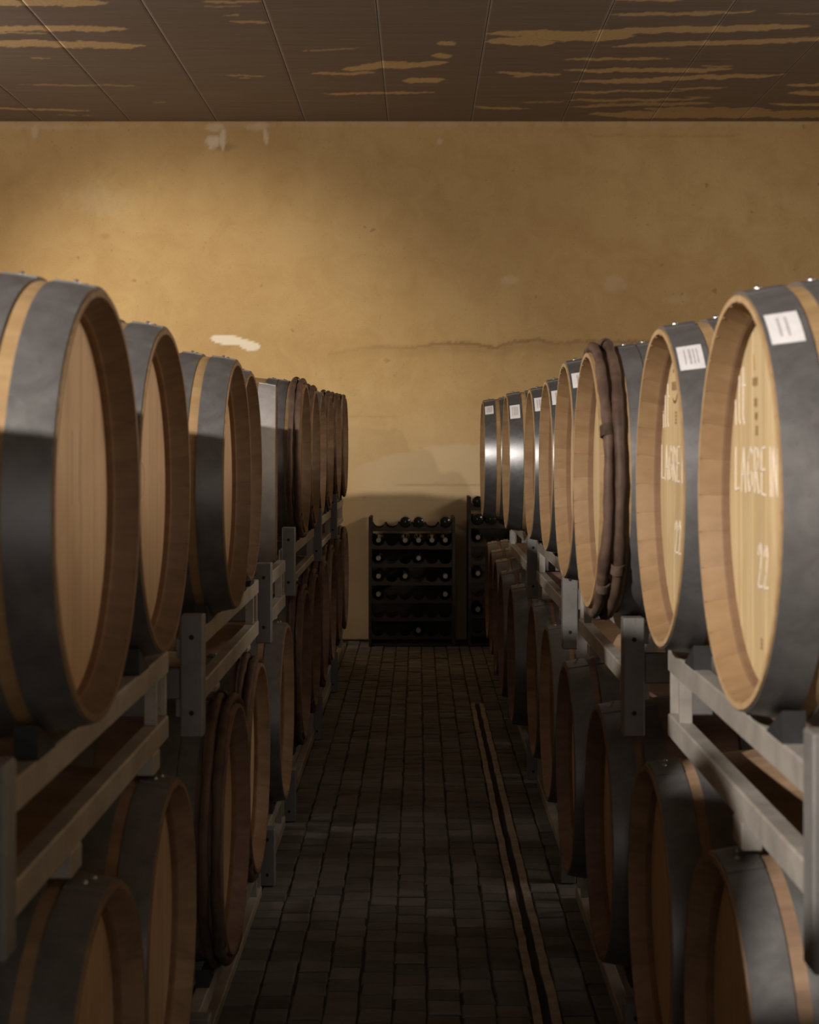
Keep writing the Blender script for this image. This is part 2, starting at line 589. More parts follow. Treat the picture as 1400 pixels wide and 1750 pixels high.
def front_wall():
    bm = bmesh.new()
    box_bm(bm, XL, -1.1, YF - 0.2, YF, 0, ZC)
    box_bm(bm, 1.7, XR, YF - 0.2, YF, 0, ZC)
    box_bm(bm, -1.1, 1.7, YF - 0.2, YF, 2.5, ZC)
    o = mesh_obj('wall_front', bm_mesh('wall_front', bm, M['plain_wall'], smooth=False))
    structure(o, 'plaster wall with the open cellar doorway')


front_wall()


def build_ceiling():
    base = struct_box('ceiling', M['mortar'], XL, XR, YF, YW + 0.25, ZC + 0.012, ZC + 0.2, 'dark brown painted ceiling boards with peeling paint')
    bounds = [-4.58, -3.93, -3.31, -2.69, -2.06, -1.44, -0.81, -0.22, 0.375, 1.02, 1.65, 2.28, 2.9, 3.52, 4.14, 4.58]
    ys = np.concatenate([np.linspace(YF, 7.9, 8), np.arange(7.95, YW, 0.02), [YW]])
    # paint losses: (u0, u1, v at u0, v at u1, thickness px, strength)
    S = [(-80, 187, 4, 4, 12, 1), (-80, 222, 49, 49, 10, 1), (-80, 248, 71, 79, 12, 1), (-60, 90, 56, 57, 3, .8), (50, 85, 99, 99, 3, .6), (30, 240, 145, 147, 3, .5),
         (-60, 155, 186, 188, 4, .8), (98, 165, 196, 197, 2, .5), (345, 450, 3, 4, 5, .8), (348, 412, 10, 10, 3, .6), (385, 410, 27, 27, 4, .8), (393, 462, 38, 38, 4, .8),
         (378, 458, 129, 131, 3, .7), (408, 428, 134, 134, 3, .7), (515, 620, 88, 82, 3, .6), (530, 645, 126, 125, 5, .9), (585, 765, 118, 107, 11, 1),
         (640, 700, 108, 108, 8, .9), (688, 760, 139, 135, 9, 1), (548, 745, 160, 158, 4, .9), (748, 779, 73, 73, 8, 1), (738, 773, 95, 96, 8, 1), (260, 285, 176, 176, 2, .4),
         (832, 1000, 57, 57, 10, 1), (832, 950, 72, 72, 12, 1), (880, 1085, 64, 62, 14, 1), (1000, 1388, 55, 45, 11, 1), (1045, 1480, 80, 64, 9, 1), (1050, 1170, 1, 0, 4, .9),
         (1042, 1240, 25, 23, 6, .9), (1180, 1297, 20, 20, 4, .9), (1320, 1480, 24, 22, 3, .5), (962, 1150, 102, 100, 5, 1), (965, 1255, 121, 119, 8, 1), (1195, 1255, 113, 113, 4, .7),
         (978, 1342, 141, 127, 8, 1), (848, 962, 124, 129, 6, .9), (870, 960, 130, 129, 4, .9), (1145, 1245, 151, 149, 4, .8), (962, 1172, 158, 156, 4, .9), (1344, 1480, 146, 145, 6, 1),
         (1348, 1480, 159, 162, 9, 1), (1315, 1480, 176, 181, 5, 1), (970, 1210, 172, 169, 5, .75), (890, 965, 174, 176, 3, .5), (975, 1220, 182, 176, 6, .7), (806, 905, 183, 187, 4, .8),
         (1170, 1215, 166, 165, 3, .6), (1005, 1480, 196, 194, 13, .75), (1100, 1320, 187, 188, 9, .65), (1310, 1480, 198, 199, 5, .7)]
    for k in range(len(bounds) - 1):
        x0, x1 = bounds[k] + 0.002, bounds[k + 1] - 0.002
        nx = 40 if -3.4 < x0 < 3 else 3
        xs = np.linspace(x0, x1, nx)
        X, Y = np.meshgrid(xs, ys)
        X, Y = X.ravel(), Y.ravel()
        u = U0 + X / np.maximum(Y, 0.5) * FPX
        v = V0 - (ZC - HC) / np.maximum(Y, 0.5) * FPX
        n = fbm(u / 22, v / 4, 21)
        n2 = fbm(u / 6, v / 2.2, 22)
        peel = np.zeros_like(u)
        for (a, b, va, vb, th, st) in S:
            s = (u - a) / (b - a)
            vc = va + (vb - va) * s + (fbm(u / 30, u * 0 + va, 5) - 0.5) * 5
            taper = np.clip(np.minimum(s, 1 - s) * 5, 0, 1) ** 0.5
            half = th / 2 * taper * (0.55 + 0.9 * n) + (n2 - 0.5) * 3
            d = half - np.abs(v - vc)
            peel = np.maximum(peel, st * sstep(-0.3, 1.0, d) * ((s > 0) & (s < 1)))
        far = Y < 7.9
        peel = np.where(far, 0.0, peel)
        V = np.stack([X, Y, np.full_like(X, ZC)], 1)
        me = np_mesh('ceiling_board', V, grid_faces(nx, len(ys))[:, ::-1].copy(), M['ceiling'], 'peel', peel)
        o = mesh_obj('ceiling_board', me, base)
        md = o.modifiers.new('thick', 'SOLIDIFY')
        md.thickness = 0.012
        md.offset = -1.0
        me.materials.append(M['mortar'])
        md.material_offset_rim = 1


build_ceiling()


# ------------------------------------------------------------------ floor of small stone setts with a slot drain
DR0, DR1 = 0.283, 0.352          # slot drain edges


def build_floor():
    base = struct_box('floor', M['mortar'], XL, XR, YF, YW + 0.25, -0.2, -0.006, 'dark stone sett floor of the barrel aisle')
    protos = []
    for k in range(6):
        bm = bmesh.new()
        w, d = 0.0415 + random.uniform(-.001, .0005), 0.0432 + random.uniform(-.001, .0005)
        box_bm(bm, -w, w, -d, d, -0.03, 0.0)
        for v in bm.verts:
            v.co.x += random.uniform(-.0015, .0015)
            v.co.y += random.uniform(-.0015, .0015)
        top = [e for e in bm.edges if all(v.co.z > -0.01 for v in e.verts)]
        bmesh.ops.bevel(bm, geom=top, offset=0.004, segments=1, affect='EDGES')
        protos.append(bm_mesh('sett', bm, M['sett'], smooth=False))
    pitch_x, pitch_y = 0.0865, 0.090
    V, F, tone = [], [], []
    cols_l = [DR0 - 0.045 - i * pitch_x for i in range(27)]
    cols_r = [DR1 + 0.045 + i * pitch_x for i in range(19)]
    count = 0
    for ci, cx in enumerate(cols_l + cols_r):
        near = -0.53 < cx < 0.52
        offy = random.uniform(0, pitch_y)
        y = 0.2 + offy
        while y < YW - 0.05:
            jx, jz, rz = random.uniform(-.002, .002), random.uniform(-.004, .0015), random.uniform(-.03, .03)
            if near and 3.72 < y < 6.2 and count < 300:
                o = mesh_obj('sett', random.choice(protos), base, (cx + jx, y, jz))
                o.rotation_euler = (random.uniform(-.03, .03), random.uniform(-.03, .03), rz)
                count += 1
            else:
                w, d, b = 0.0415, 0.0432 + random.uniform(-.001, .0005), 0.004
                i0 = len(V)
                for (sx, sy) in ((-1, -1), (1, -1), (1, 1), (-1, 1)):
                    V.append((cx + jx + sx * w, y + sy * d, -0.03))
                for (sx, sy) in ((-1, -1), (1, -1), (1, 1), (-1, 1)):
                    V.append((cx + jx + sx * w, y + sy * d, jz - 0.006))
                tx, ty = random.uniform(-.002, .002), random.uniform(-.002, .002)
                for (sx, sy) in ((-1, -1), (1, -1), (1, 1), (-1, 1)):
                    V.append((cx + jx + sx * (w - b), y + sy * (d - b), jz + sx * tx + sy * ty))
                for q in range(4):
                    r = (q + 1) % 4
                    F.append((i0 + q, i0 + r, i0 + 4 + r, i0 + 4 + q))
                    F.append((i0 + 4 + q, i0 + 4 + r, i0 + 8 + r, i0 + 8 + q))
                F.append((i0 + 8, i0 + 9, i0 + 10, i0 + 11))
                tone += [random.random()] * 12
            y += pitch_y + random.uniform(-.004, .004)
    for (ya, yb) in ((8.64, YW - 0.05),):
        y = ya + 0.045
        cx, w = (DR0 + DR1) / 2, 0.0325
        while y < yb:
            jz, d, b = random.uniform(-.003, .001), 0.043, 0.004
            i0 = len(V)
            for (zz, ins) in ((-0.03, 0), (jz - 0.005, 0), (jz, b)):
                for (sx, sy) in ((-1, -1), (1, -1), (1, 1), (-1, 1)):
                    V.append((cx + sx * (w - ins), y + sy * (d - ins), zz))
            for q in range(4):
                r = (q + 1) % 4
                F.append((i0 + q, i0 + r, i0 + 4 + r, i0 + 4 + q))
                F.append((i0 + 4 + q, i0 + 4 + r, i0 + 8 + r, i0 + 8 + q))
            F.append((i0 + 8, i0 + 9, i0 + 10, i0 + 11))
            tone += [random.random()] * 12
            y += 0.090
    me = py_mesh('sett_paving', V, F, M['sett'])
    a = me.attributes.new('tone', 'FLOAT', 'POINT')
    a.data.foreach_set('value', tone)
    o = mesh_obj('sett_paving', me, base)
    o['kind'] = 'stuff'
    # slot drain
    t = thing('slot_drain', 'rusty narrow slot drain running along the floor of the aisle', 'drain', ((DR0 + DR1) / 2, 0.3, 0))
    y0, y1 = 0.3, 8.62
    for name, xa, xb in (('drain_edge', DR0, DR0 + 0.022), ('drain_edge', DR1 - 0.024, DR1)):
        # slightly uneven strip
        n = 90
        vs, fs = [], []
        for i in range(n + 1):
            y = y0 + (y1 - y0) * i / n
            j = (random.random() - .5) * .004
            zt = 0.004 + (random.random() - .5) * .003
            for (x, z) in ((xa + j, -0.03), (xa + j, zt), (xb + j, zt), (xb + j, -0.03)):
                vs.append((x - t.location.x, y - t.location.y, z))
            if i:
                p, q = (i - 1) * 4, i * 4
                fs += [(p + a_, q + a_, q + a_ + 1, p + a_ + 1) for a_ in range(3)]
        fs += [(0, 1, 2, 3), (n * 4 + 3, n * 4 + 2, n * 4 + 1, n * 4)]
        mesh_obj(name, py_mesh(name, vs, fs, M['drain_steel']), t)
    box_part('drain_channel', t, M['drain_dark'], DR0 + 0.022, DR1 - 0.024, y0, y1, -0.0299, -0.025, 0)
    for k in range(20):
        yy = 0.6 + k * 0.41
        box_part('drain_bridge', t, M['drain_steel'], DR0 + 0.022, DR1 - 0.024, yy, yy + 0.012, -0.022, -0.008, 0)


build_floor()

# ------------------------------------------------------------------ barrels
BL = 0.93          # length
R_END, R_BILGE = 0.296, 0.338
HEAD_X = BL / 2 - 0.047


def rw(x):
    return R_END + (R_BILGE - R_END) * (1 - (x / (BL / 2)) ** 2)


def stave_profile():
    n = 14
    pts, mi = [], []
    for i in range(n + 1):
        x = -BL / 2 + BL * i / n
        pts.append((x, rw(x)))
    h = BL / 2
    # rim edge, bevelled chime, croze band, inside
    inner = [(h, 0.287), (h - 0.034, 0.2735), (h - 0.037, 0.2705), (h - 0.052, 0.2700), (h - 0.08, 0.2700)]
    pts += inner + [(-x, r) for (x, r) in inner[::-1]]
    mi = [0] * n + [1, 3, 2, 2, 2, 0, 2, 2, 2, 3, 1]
    return pts, mi


PROF, PROF_MI = stave_profile()
NST = 30
MESH = {}


def staves_mesh(kind, single, chime):
    mats = [M[kind], M['rim' if chime == 'chime' else 'rim_shaded'], M['croze'], M[chime]]
    key = ('st', kind, single, chime)
    if key in MESH:
        return MESH[key]
    n = len(PROF)
    vs, fs, mi, tone = [], [], [], []
    gap = 0.0004
    for s in range(1 if single else NST):
        a_mid = 2 * PI * s / NST
        half = PI / NST - gap
        i0 = len(vs)
        seg = 3
        tt = random.random()
        for k in range(seg + 1):
            a = a_mid - half + 2 * half * k / seg
            for (x, r) in PROF:
                vs.append((x, r * math.sin(a), r * math.cos(a)))
                tone.append(tt)
        for k in range(seg):
            for j in range(n):
                jj = (j + 1) % n
                fs.append((i0 + k * n + j, i0 + k * n + jj, i0 + (k + 1) * n + jj, i0 + (k + 1) * n + j))
                mi.append(PROF_MI[j])
        # side walls of the joint near the outer skin
        for k, rev in ((0, False), (seg, True)):
            m2 = 14
            for j in range(m2):
                q = (i0 + k * n + j, i0 + k * n + j + 1)
                p0, p1 = vs[q[0]], vs[q[1]]
                f = 0.96
                b0 = len(vs)
                vs.append((p0[0], p0[1] * f, p0[2] * f))
                vs.append((p1[0], p1[1] * f, p1[2] * f))
                tone += [tt, tt]
                fs.append((q[0], q[1], b0 + 1, b0) if not rev else (q[1], q[0], b0, b0 + 1))
                mi.append(0)
    me = bpy.data.meshes.new('staves')
    me.from_pydata(vs, [], fs)
    for m in mats:
        me.materials.append(m)
    me.polygons.foreach_set('material_index', mi)
    me.polygons.foreach_set('use_smooth', [True] * len(fs))
    me.set_sharp_from_angle(angle=math.radians(25))
    a = me.attributes.new('tone', 'FLOAT', 'POINT')
    a.data.foreach_set('value', tone if not single else [0.5] * len(vs))
    MESH[key] = me
    return me


def hoop_mesh(xa, xb, mat, th=0.0028):
    key = ('hp', round(xa, 4), round(xb, 4), mat)
    if key in MESH:
        return MESH[key]
    xm = (xa + xb) / 2
    o = 0.0004
    prof = [(xa, rw(xa) + o), (xa, rw(xa) + th), (xm, rw(xm) + th + 0.0006), (xb, rw(xb) + th), (xb, rw(xb) + o), (xm, rw(xm) + o)]
    MESH[key] = revolve('hoop', prof, M[mat], 72, closed=True)
    return MESH[key]


def rivet_mesh(xa, xb):
    key = ('rv', round(xa, 4), round(xb, 4))
    if key in MESH:
        return MESH[key]
    bm = bmesh.new()
    # overlapping end of the strap with two rivets
    for (f, ang) in ((0.44, -0.02), (0.56, 0.085)):
        x = xa + (xb - xa) * f
        r = rw(x) + 0.0042
        mat = Matrix.Translation((x, r * math.sin(ang), r * math.cos(ang)))
        bmesh.ops.create_uvsphere(bm, u_segments=8, v_segments=6, radius=0.0052, matrix=mat)
    MESH[key] = bm_mesh('rivets', bm, M['rivet'])
    return MESH[key]


def strap_mesh(xa, xb, mat):
    key = ('sp', round(xa, 4), round(xb, 4), mat)
    if key in MESH:
        return MESH[key]
    prof = [(xa + .001, rw(xa) + 0.0026), (xa + .001, rw(xa) + 0.0052), (xb - .001, rw(xb) + 0.0052), (xb - .001, rw(xb) + 0.0026)]
    MESH[key] = revolve('strap_end', prof, M[mat], 8, closed=True, a0=-0.10, a1=0.22)
    return MESH[key]


def chestnut_mesh(x, variant):
    key = ('ch', round(x, 4), variant)
    if key in MESH:
        return MESH[key]
    r0 = rw(x) + 0.0115
    rr = random.Random(variant * 17 + int(x * 1000))
    ph = [rr.uniform(0, 6.28) for _ in range(6)]
    vs, fs = [], []
    seg, m = 96, 10
    for i in range(seg):
        a = 2 * PI * i / seg
        minor = 0.0128 + 0.0013 * math.sin(5 * a + ph[0]) + 0.0009 * math.sin(13 * a + ph[1]) + 0.0008 * math.sin(29 * a + ph[2])
        dx = 0.002 * math.sin(3 * a + ph[3]) + 0.001 * math.sin(9 * a + ph[4])
        for j in range(m):
            b = 2 * PI * j / m
            r = r0 + minor * math.cos(b)
            vs.append((x + dx + minor * 0.95 * math.sin(b), r * math.sin(a), r * math.cos(a)))
    for i in range(seg):
        k = (i + 1) % seg
        for j in range(m):
            jj = (j + 1) % m
            fs.append((i * m + j, k * m + j, k * m + jj, i * m + jj))
    MESH[key] = py_mesh('chestnut_hoop', vs, fs, M['chestnut'], True, 60)
    return MESH[key]


def binding_mesh(x, a_c):
    key = ('bd', round(x, 4), round(a_c, 3))
    if key in MESH:
        return MESH[key]
    r0 = rw(x) + 0.0115
    bm = bmesh.new()
    for w in range(7):
        a = a_c + (w - 3) * 0.012
        seg, m, R, q = 14, 5, 0.0146, 0.0019
        rings = []
        for i in range(seg):
            b = 2 * PI * i / seg
            ring = []
            for j in range(m):
                c = 2 * PI * j / m
                rad = R + q * math.cos(c)
                r = r0 + rad * math.cos(b)
                aa = a + q * math.sin(c) / r0 + 0.006 * math.sin(b)
                ring.append(bm.verts.new((x + rad * math.sin(b), r * math.sin(aa), r * math.cos(aa))))
            rings.append(ring)
        for i in range(seg):
            for j in range(m):
                bm.faces.new((rings[i][j], rings[(i + 1) % seg][j], rings[(i + 1) % seg][(j + 1) % m], rings[i][(j + 1) % m]))
    MESH[key] = bm_mesh('osier_binding', bm, M['osier'])
    return MESH[key]


def head_board_meshes(mat):
    key = ('hb', mat)
    if key in MESH:
        return MESH[key]
    R = 0.2705
    edges = [-R, -0.178, -0.094, -0.005, 0.082, 0.172, R]
    out = []
    for k in range(len(edges) - 1):
        a, b = edges[k] + 0.0005, edges[k + 1] - 0.0005
        n = 14
        poly = []
        for i in range(n + 1):
            y = a + (b - a) * i / n
            poly.append((y, math.sqrt(max(0, R * R - y * y))))
        for i in range(n, -1, -1):
            y = a + (b - a) * i / n
            poly.append((y, -math.sqrt(max(0, R * R - y * y))))
        bm = bmesh.new()
        fr = [bm.verts.new((0.0, y, z)) for (y, z) in poly]
        bk = [bm.verts.new((-0.018, y, z)) for (y, z) in poly]
        bmesh.ops.remove_doubles(bm, verts=bm.verts, dist=1e-6)
        fr = [v for v in bm.verts if v.co.x > -0.001]
        bk = [v for v in bm.verts if v.co.x <= -0.001]
        f1 = bm.faces.new(fr)
        f2 = bm.faces.new(bk[::-1])
        nn = len(fr)
        for i in range(nn):
            j = (i + 1) % nn
            bm.faces.new((fr[j], fr[i], bk[i], bk[j]))
        ee = [e for e in f1.edges if abs(e.verts[0].co.y - e.verts[1].co.y) < 1e-5]
        bmesh.ops.bevel(bm, geom=ee, offset=0.0014, segments=1, affect='EDGES')
        out.append(bm_mesh('head_board', bm, M[mat], smooth=False))
    MESH[key] = out
    return out


def rear_head_mesh(mat):
    key = ('rh', mat)
    if key not in MESH:
        MESH[key] = revolve('rear_head', [(-HEAD_X, 0.0001), (-HEAD_X, 0.2705), (-HEAD_X + 0.018, 0.2705), (-HEAD_X + 0.018, 0.0001)], M[mat], 40, closed=False)
    return MESH[key]


def ribbon_mesh(name, strokes, xplane, width, mat):
    """flat chalk strokes in the head plane; strokes are polylines of (a, b)"""
    bm = bmesh.new()
    for st in strokes:
        for (p, q) in zip(st[:-1], st[1:]):
            p, q = Vector(p), Vector(q)
            d = (q - p)
            if d.length < 1e-6:
                continue
            d.normalize()
            s = Vector((-d.y, d.x)) * width / 2
            e = d * width * 0.35
            c = [p - e + s, p - e - s, q + e - s, q + e + s]
            top = [bm.verts.new((xplane + 0.0007, v.x, v.y)) for v in c]
            bot = [bm.verts.new((xplane - 0.0004, v.x, v.y)) for v in c]
            bm.faces.new(top)
            for i in range(4):
                j = (i + 1) % 4
                bm.faces.new((top[i], bot[i], bot[j], top[j]))
    return bm_mesh(name, bm, M[mat], smooth=False)


GLYPH = {
    'L': [[(0.1, 1), (0.05, 0), (0.75, 0.06)]],
    'A': [[(0, 0), (0.42, 1), (0.85, 0)], [(0.05, 0.36), (0.8, 0.38)]],
    'G': [[(0.85, 0.85), (0.5, 1), (0.1, 0.7), (0.05, 0.3), (0.35, 0.0), (0.8, 0.15), (0.82, 0.45), (0.5, 0.45)]],
    'R': [[(0.1, 0), (0.1, 1)], [(0.05, 0.97), (0.6, 0.95), (0.75, 0.75), (0.55, 0.52), (0.12, 0.5)], [(0.35, 0.5), (0.85, 0.0)]],
    'E': [[(0.75, 1), (0.1, 0.97), (0.1, 0.02), (0.8, 0.0)], [(0.1, 0.5), (0.65, 0.52)]],
    'I': [[(0.4, 1), (0.4, 0)]],
    'N': [[(0.08, 0), (0.1, 1), (0.75, 0), (0.78, 1)]],
    '2': [[(0.08, 0.75), (0.25, 0.97), (0.55, 0.97), (0.68, 0.75), (0.45, 0.4), (0.05, 0.02), (0.78, 0.05)]],
    'l': [[(0.25, 1.05), (0.25, 0.1), (0.45, 0.0)]],
    't': [[(0.35, 1.0), (0.33, 0.1), (0.55, 0.0)], [(0.05, 0.68), (0.7, 0.7)]],
    'D': [[(0.1, 0), (0.12, 1), (0.55, 0.88), (0.78, 0.5), (0.5, 0.1), (0.08, 0.0)]],
}


def write(text, a0, b0, w, h, slope=0.0, seed=1):
    r = random.Random(seed)
    out = []
    a = a0
    for chx in text:
        if chx != ' ':
            for st in GLYPH[chx]:
                out.append([(a + gx * w * 0.86 + r.uniform(-.0012, .0012), b0 + gy * h + slope * (a - a0) + r.uniform(-.0015, .0015)) for gx, gy in st])
        a += w * (0.62 if chx in 'Il' else 1.0)
    return out


def hoop_patch(name, xa, xb, th0, th1, off, mat, skew=0.0):
    """thin curved patch (paper label) lying on a hoop; angles measured from the top"""
    n = 6
    vs, fs = [], []
    for i in range(n + 1):
        a = th0 + (th1 - th0) * i / n
        for (x, o) in ((xa, off), (xb, off)):
            xx = x + skew * (i / n - 0.5)
            r = rw(xx) + o
            vs.append((xx, r * math.sin(a), r * math.cos(a)))
    for i in range(n):
        fs.append((2 * i, 2 * i + 1, 2 * i + 3, 2 * i + 2))
    me = py_mesh(name, vs, fs, M[mat])
    return me


def label_marks(kind):
    return {0: [(0.38, 0.46), (0.62, 0.70)], 1: [(0.2, 0.26), (0.34, 0.40), (0.48, 0.58), (0.7, 0.76)]}[kind]


BARRELS = {}


def make_barrel(key, side, head_x, Y, zc, label, group, style='steel', wood='stave', head='head', separate=False, yaw=0.0, paper=None, hoop='hoop', chalk=None, brand=None, roll=0.0, quarter=None):
    chime = 'chime' if head == 'head' else ('chime_shaded' if wood == 'stave' else wood)
    s = -1 if side == 'L' else 1
    rot = (0 if side == 'L' else PI) + yaw
    c, sn = math.cos(rot), math.sin(rot)
    ctr = Vector((head_x - c * BL / 2, Y - sn * BL / 2, HC + zc))
    t = thing('wine_barrel', label, 'barrel', (ctr.x, ctr.y, ctr.z - R_BILGE - 0.003), rot, group)
    lift = (0, 0, R_BILGE + 0.003)

    def part(name, me, parent=t, loc=lift, rx=0.0):
        o = mesh_obj(name, me, parent, loc)
        o.rotation_euler.x = rx
        return o

    if separate:
        me = staves_mesh(wood, True, chime)
        for k in range(NST):
            part('stave', me, rx=2 * PI * k / NST)
    else:
        part('staves', staves_mesh(wood, False, chime), rx=random.randrange(NST) * 2 * PI / NST)
    for me in head_board_meshes(head):
        part('head_board', me, loc=(HEAD_X, 0, lift[2]))
    part('rear_head', rear_head_mesh(head))
    h = BL / 2
    quarter = quarter or hoop
    if style == 'steel':
        bands = [(h - 0.061, h - 0.003, hoop), (h - 0.132, h - 0.083, quarter), (0.115, 0.165, quarter)]
    else:
        bands = [(h - 0.108, h - 0.066, hoop), (h - 0.153, h - 0.110, quarter), (0.115, 0.165, quarter)]
    for (xa, xb, m) in bands:
        o = part('hoop', hoop_mesh(xa, xb, m), rx=roll)
        part('strap_end', strap_mesh(xa, xb, m), o, (0, 0, 0))
        part('rivets', rivet_mesh(xa, xb), o, (0, 0, 0))['kind'] = 'stuff'
        part('hoop', hoop_mesh(-xb, -xa, m))
    if style == 'chestnut':
        for i, x in enumerate((h - 0.016, h - 0.043)):
            o = part('chestnut_hoop', chestnut_mesh(x, (len(BARRELS) + i) % 3), rx=roll)
            for ac in ((0.12, 2.2) if i else (-2.4 * s * -1, 1.2)):
                part('osier_binding', binding_mesh(x, ac), o, (0, 0, 0))
    if paper is not None:
        xa, xb, a0, a1, kind = paper
        o = part('paper_label', hoop_patch('paper_label', h - xa, h - xb, a0, a1, 0.0040, 'paper'))
        for (f0, f1) in label_marks(kind):
            xx0, xx1 = h - xa + (xa - xb) * f0, h - xa + (xa - xb) * f1
            da = (a1 - a0)
            part('printed_mark', hoop_patch('printed_mark', xx0, xx1, a0 + da * 0.18, a1 - da * 0.2, 0.0043, 'ink'), o, (0, 0, 0))
    if chalk:
        for (nm, strokes, width, mat) in chalk:
            part(nm, ribbon_mesh(nm, strokes, HEAD_X + 0.0002, width, mat))
    if brand:
        for mark in brand:
            part('brand_mark', ribbon_mesh('brand_mark', mark, HEAD_X + 0.0002, 0.0045, 'brand'))
    BARRELS[key] = dict(x=head_x, y=Y, z=zc, side=side, style=style, yaw=yaw)
    return t


def rect_strokes(a, b, w, h, n=4):
    return [[(a, b + h * i / (n - 1)), (a + w, b + h * i / (n - 1))] for i in range(n)]


def arc(ca, cb, r, t0, t1, n=10):
    return [[(ca + r * math.cos(t0 + (t1 - t0) * i / n), cb + r * math.sin(t0 + (t1 - t0) * i / n)) for i in range(n + 1)]]


def lagrein(seed, up=0.0):
    out = [('chalk_writing', write('Alt', -0.250 + up * 0.3, 0.115, 0.045, 0.085, 0, seed), 0.0030, 'chalk'),
           ('chalk_writing', write('LAGREIN', -0.225 + up, 0.010, 0.047, 0.068, 0.0, seed + 1), 0.0030, 'chalk'),
           ('chalk_writing', write('22', -0.056 + up, -0.128, 0.040, 0.064, 0, seed + 2), 0.0034, 'chalk')]
    return out


brandA = [rect_strokes(-0.090, 0.172, 0.030, 0.008, 3), rect_strokes(-0.080, 0.141, 0.018, 0.008, 3), rect_strokes(-0.074, 0.121, 0.014, 0.007, 3),
          rect_strokes(-0.070, 0.098, 0.014, 0.010, 3), [[(-0.085, 0.215), (-0.08, 0.195)]], rect_strokes(-0.035, -0.215, 0.012, 0.012, 3)]
brandB = [arc(-0.085, 0.196, 0.032, 0.8, 2.2), rect_strokes(-0.118, 0.188, 0.062, 0.012, 4), arc(-0.085, 0.196, 0.034, -2.2, -0.6), rect_strokes(-0.082, 0.122, 0.02, 0.020, 4),
          rect_strokes(-0.02, -0.215, 0.014, 0.014, 3)]
GRU, GRL = 'upper barrels right of the aisle', 'lower barrels right of the aisle'
GLU, GLL = 'upper barrels left of the aisle', 'lower barrels left of the aisle'
PL = lambda a, b, kind=0, x0=0.051, x1=0.008: (x0, x1, math.radians(a), math.radians(b), kind)

# upper row, right
make_barrel('R1', 'R', 0.455, 2.30, -0.087, 'nearest upper barrel on the right, pale head chalked LAGREIN 22, white label on hoop', GRU, separate=True, paper=PL(32, 45), chalk=lagrein(3), brand=brandA)
make_barrel('R2', 'R', 0.448, 2.99, -0.087, 'second upper barrel on the right, chalked LAGREIN 22, small white label on hoop', GRU, separate=True, paper=PL(33, 46, 1), chalk=lagrein(13, -0.028), brand=brandB)
make_barrel('R3', 'R', 0.392, 3.735, -0.090, 'third upper barrel on the right, bound with two dark brown chestnut hoops', GRU, style='chestnut', separate=True, hoop='hoop')
make_barrel('R4', 'R', 0.402, 4.43, -0.080, 'fourth upper barrel on the right, just behind the one with chestnut hoops', GRU, separate=True, paper=PL(30, 43), hoop='hoop_shiny')
make_barrel('R5', 'R', 0.4466, 5.62, -0.087, 'fifth upper barrel on the right with a narrow white label', GRU, paper=PL(31, 46), hoop='hoop_shiny')
make_barrel('R6', 'R', 0.443, 6.38, -0.091, 'sixth upper barrel on the right, pale chime stained with dark spots', GRU, paper=PL(31, 47, 1), hoop='hoop_shiny')
make_barrel('R7', 'R', 0.388, 7.10, -0.090, 'seventh upper barrel on the right, shiny wide hoop with square white label', GRU, paper=PL(36, 52, 1), hoop='hoop_shiny')
make_barrel('R8', 'R', 0.331, 8.28, -0.090, 'farthest upper barrel on the right, polished hoop with bright reflection', GRU, paper=PL(28, 42, 1), hoop='hoop_shiny', quarter='hoop_shiny')

# upper row, left
faintL1 = [('chalk_writing', write(g, a, b, w, h_, 0, 5), 0.003, 'chalk_faint') for (g, a, b, w, h_) in (('D', -0.10, 0.03, 0.05, 0.12), ('I', 0.0, 0.0, 0.06, 0.10), ('I', 0.05, 0.0, 0.06, 0.10))]
faintL2 = [('chalk_writing', write('D', -0.02, -0.02, 0.07, 0.075, 0, 8), 0.003, 'chalk_faint')]
make_barrel('L1', 'L', -0.437, 2.21, -0.088, 'nearest upper barrel on the left, broad grey hoops and plain brown head', GLU, separate=True, head='head_old', wood='stave', chalk=faintL1)
make_barrel('L2', 'L', -0.4636, 2.95, -0.090, 'second upper barrel on the left with a faint chalk letter on its head', GLU, separate=True, head='head_old', chalk=faintL2)
make_barrel('L3', 'L', -0.435, 3.86, -0.104, 'third upper barrel on the left, dark hoop crossed by a shadow edge', GLU, separate=True, head='head_old')
make_barrel('L4', 'L', -0.477, 4.58, -0.100, 'fourth upper barrel on the left, tucked close behind the third', GLU, separate=True, head='head_old')
make_barrel('L5', 'L', -0.487, 5.49, -0.109, 'fifth upper barrel on the left with a very pale galvanised hoop', GLU, head='head_old', hoop='hoop_bright', yaw=math.radians(4.5))
make_barrel('L6', 'L', -0.452, 6.45, -0.068, 'sixth upper barrel on the left, first of those with chestnut hoops', GLU, style='chestnut', head='head_old')
make_barrel('L7', 'L', -0.457, 7.17, -0.070, 'seventh upper barrel on the left with brown chestnut hoops', GLU, style='chestnut', head='head_old')
make_barrel('L8', 'L', -0.470, 7.88, -0.060, 'eighth upper barrel on the left with a plain dark hoop', GLU, head='head_old', wood='stave_old')
make_barrel('L9', 'L', -0.470, 8.60, -0.050, 'second-last upper barrel on the left with chestnut hoops', GLU, style='chestnut', head='head_old', wood='stave_old')
make_barrel('L10', 'L', -0.462, 9.32, -0.040, 'upper left barrel next to the last, mostly hidden, with chestnut hoops', GLU, style='chestnut', head='head_old', wood='stave_old')
make_barrel('L11', 'L', -0.453, 10.04, -0.030, 'farthest upper barrel on the left, its chestnut hoop against the lit wall', GLU, style='chestnut', head='head_old', wood='stave_old')

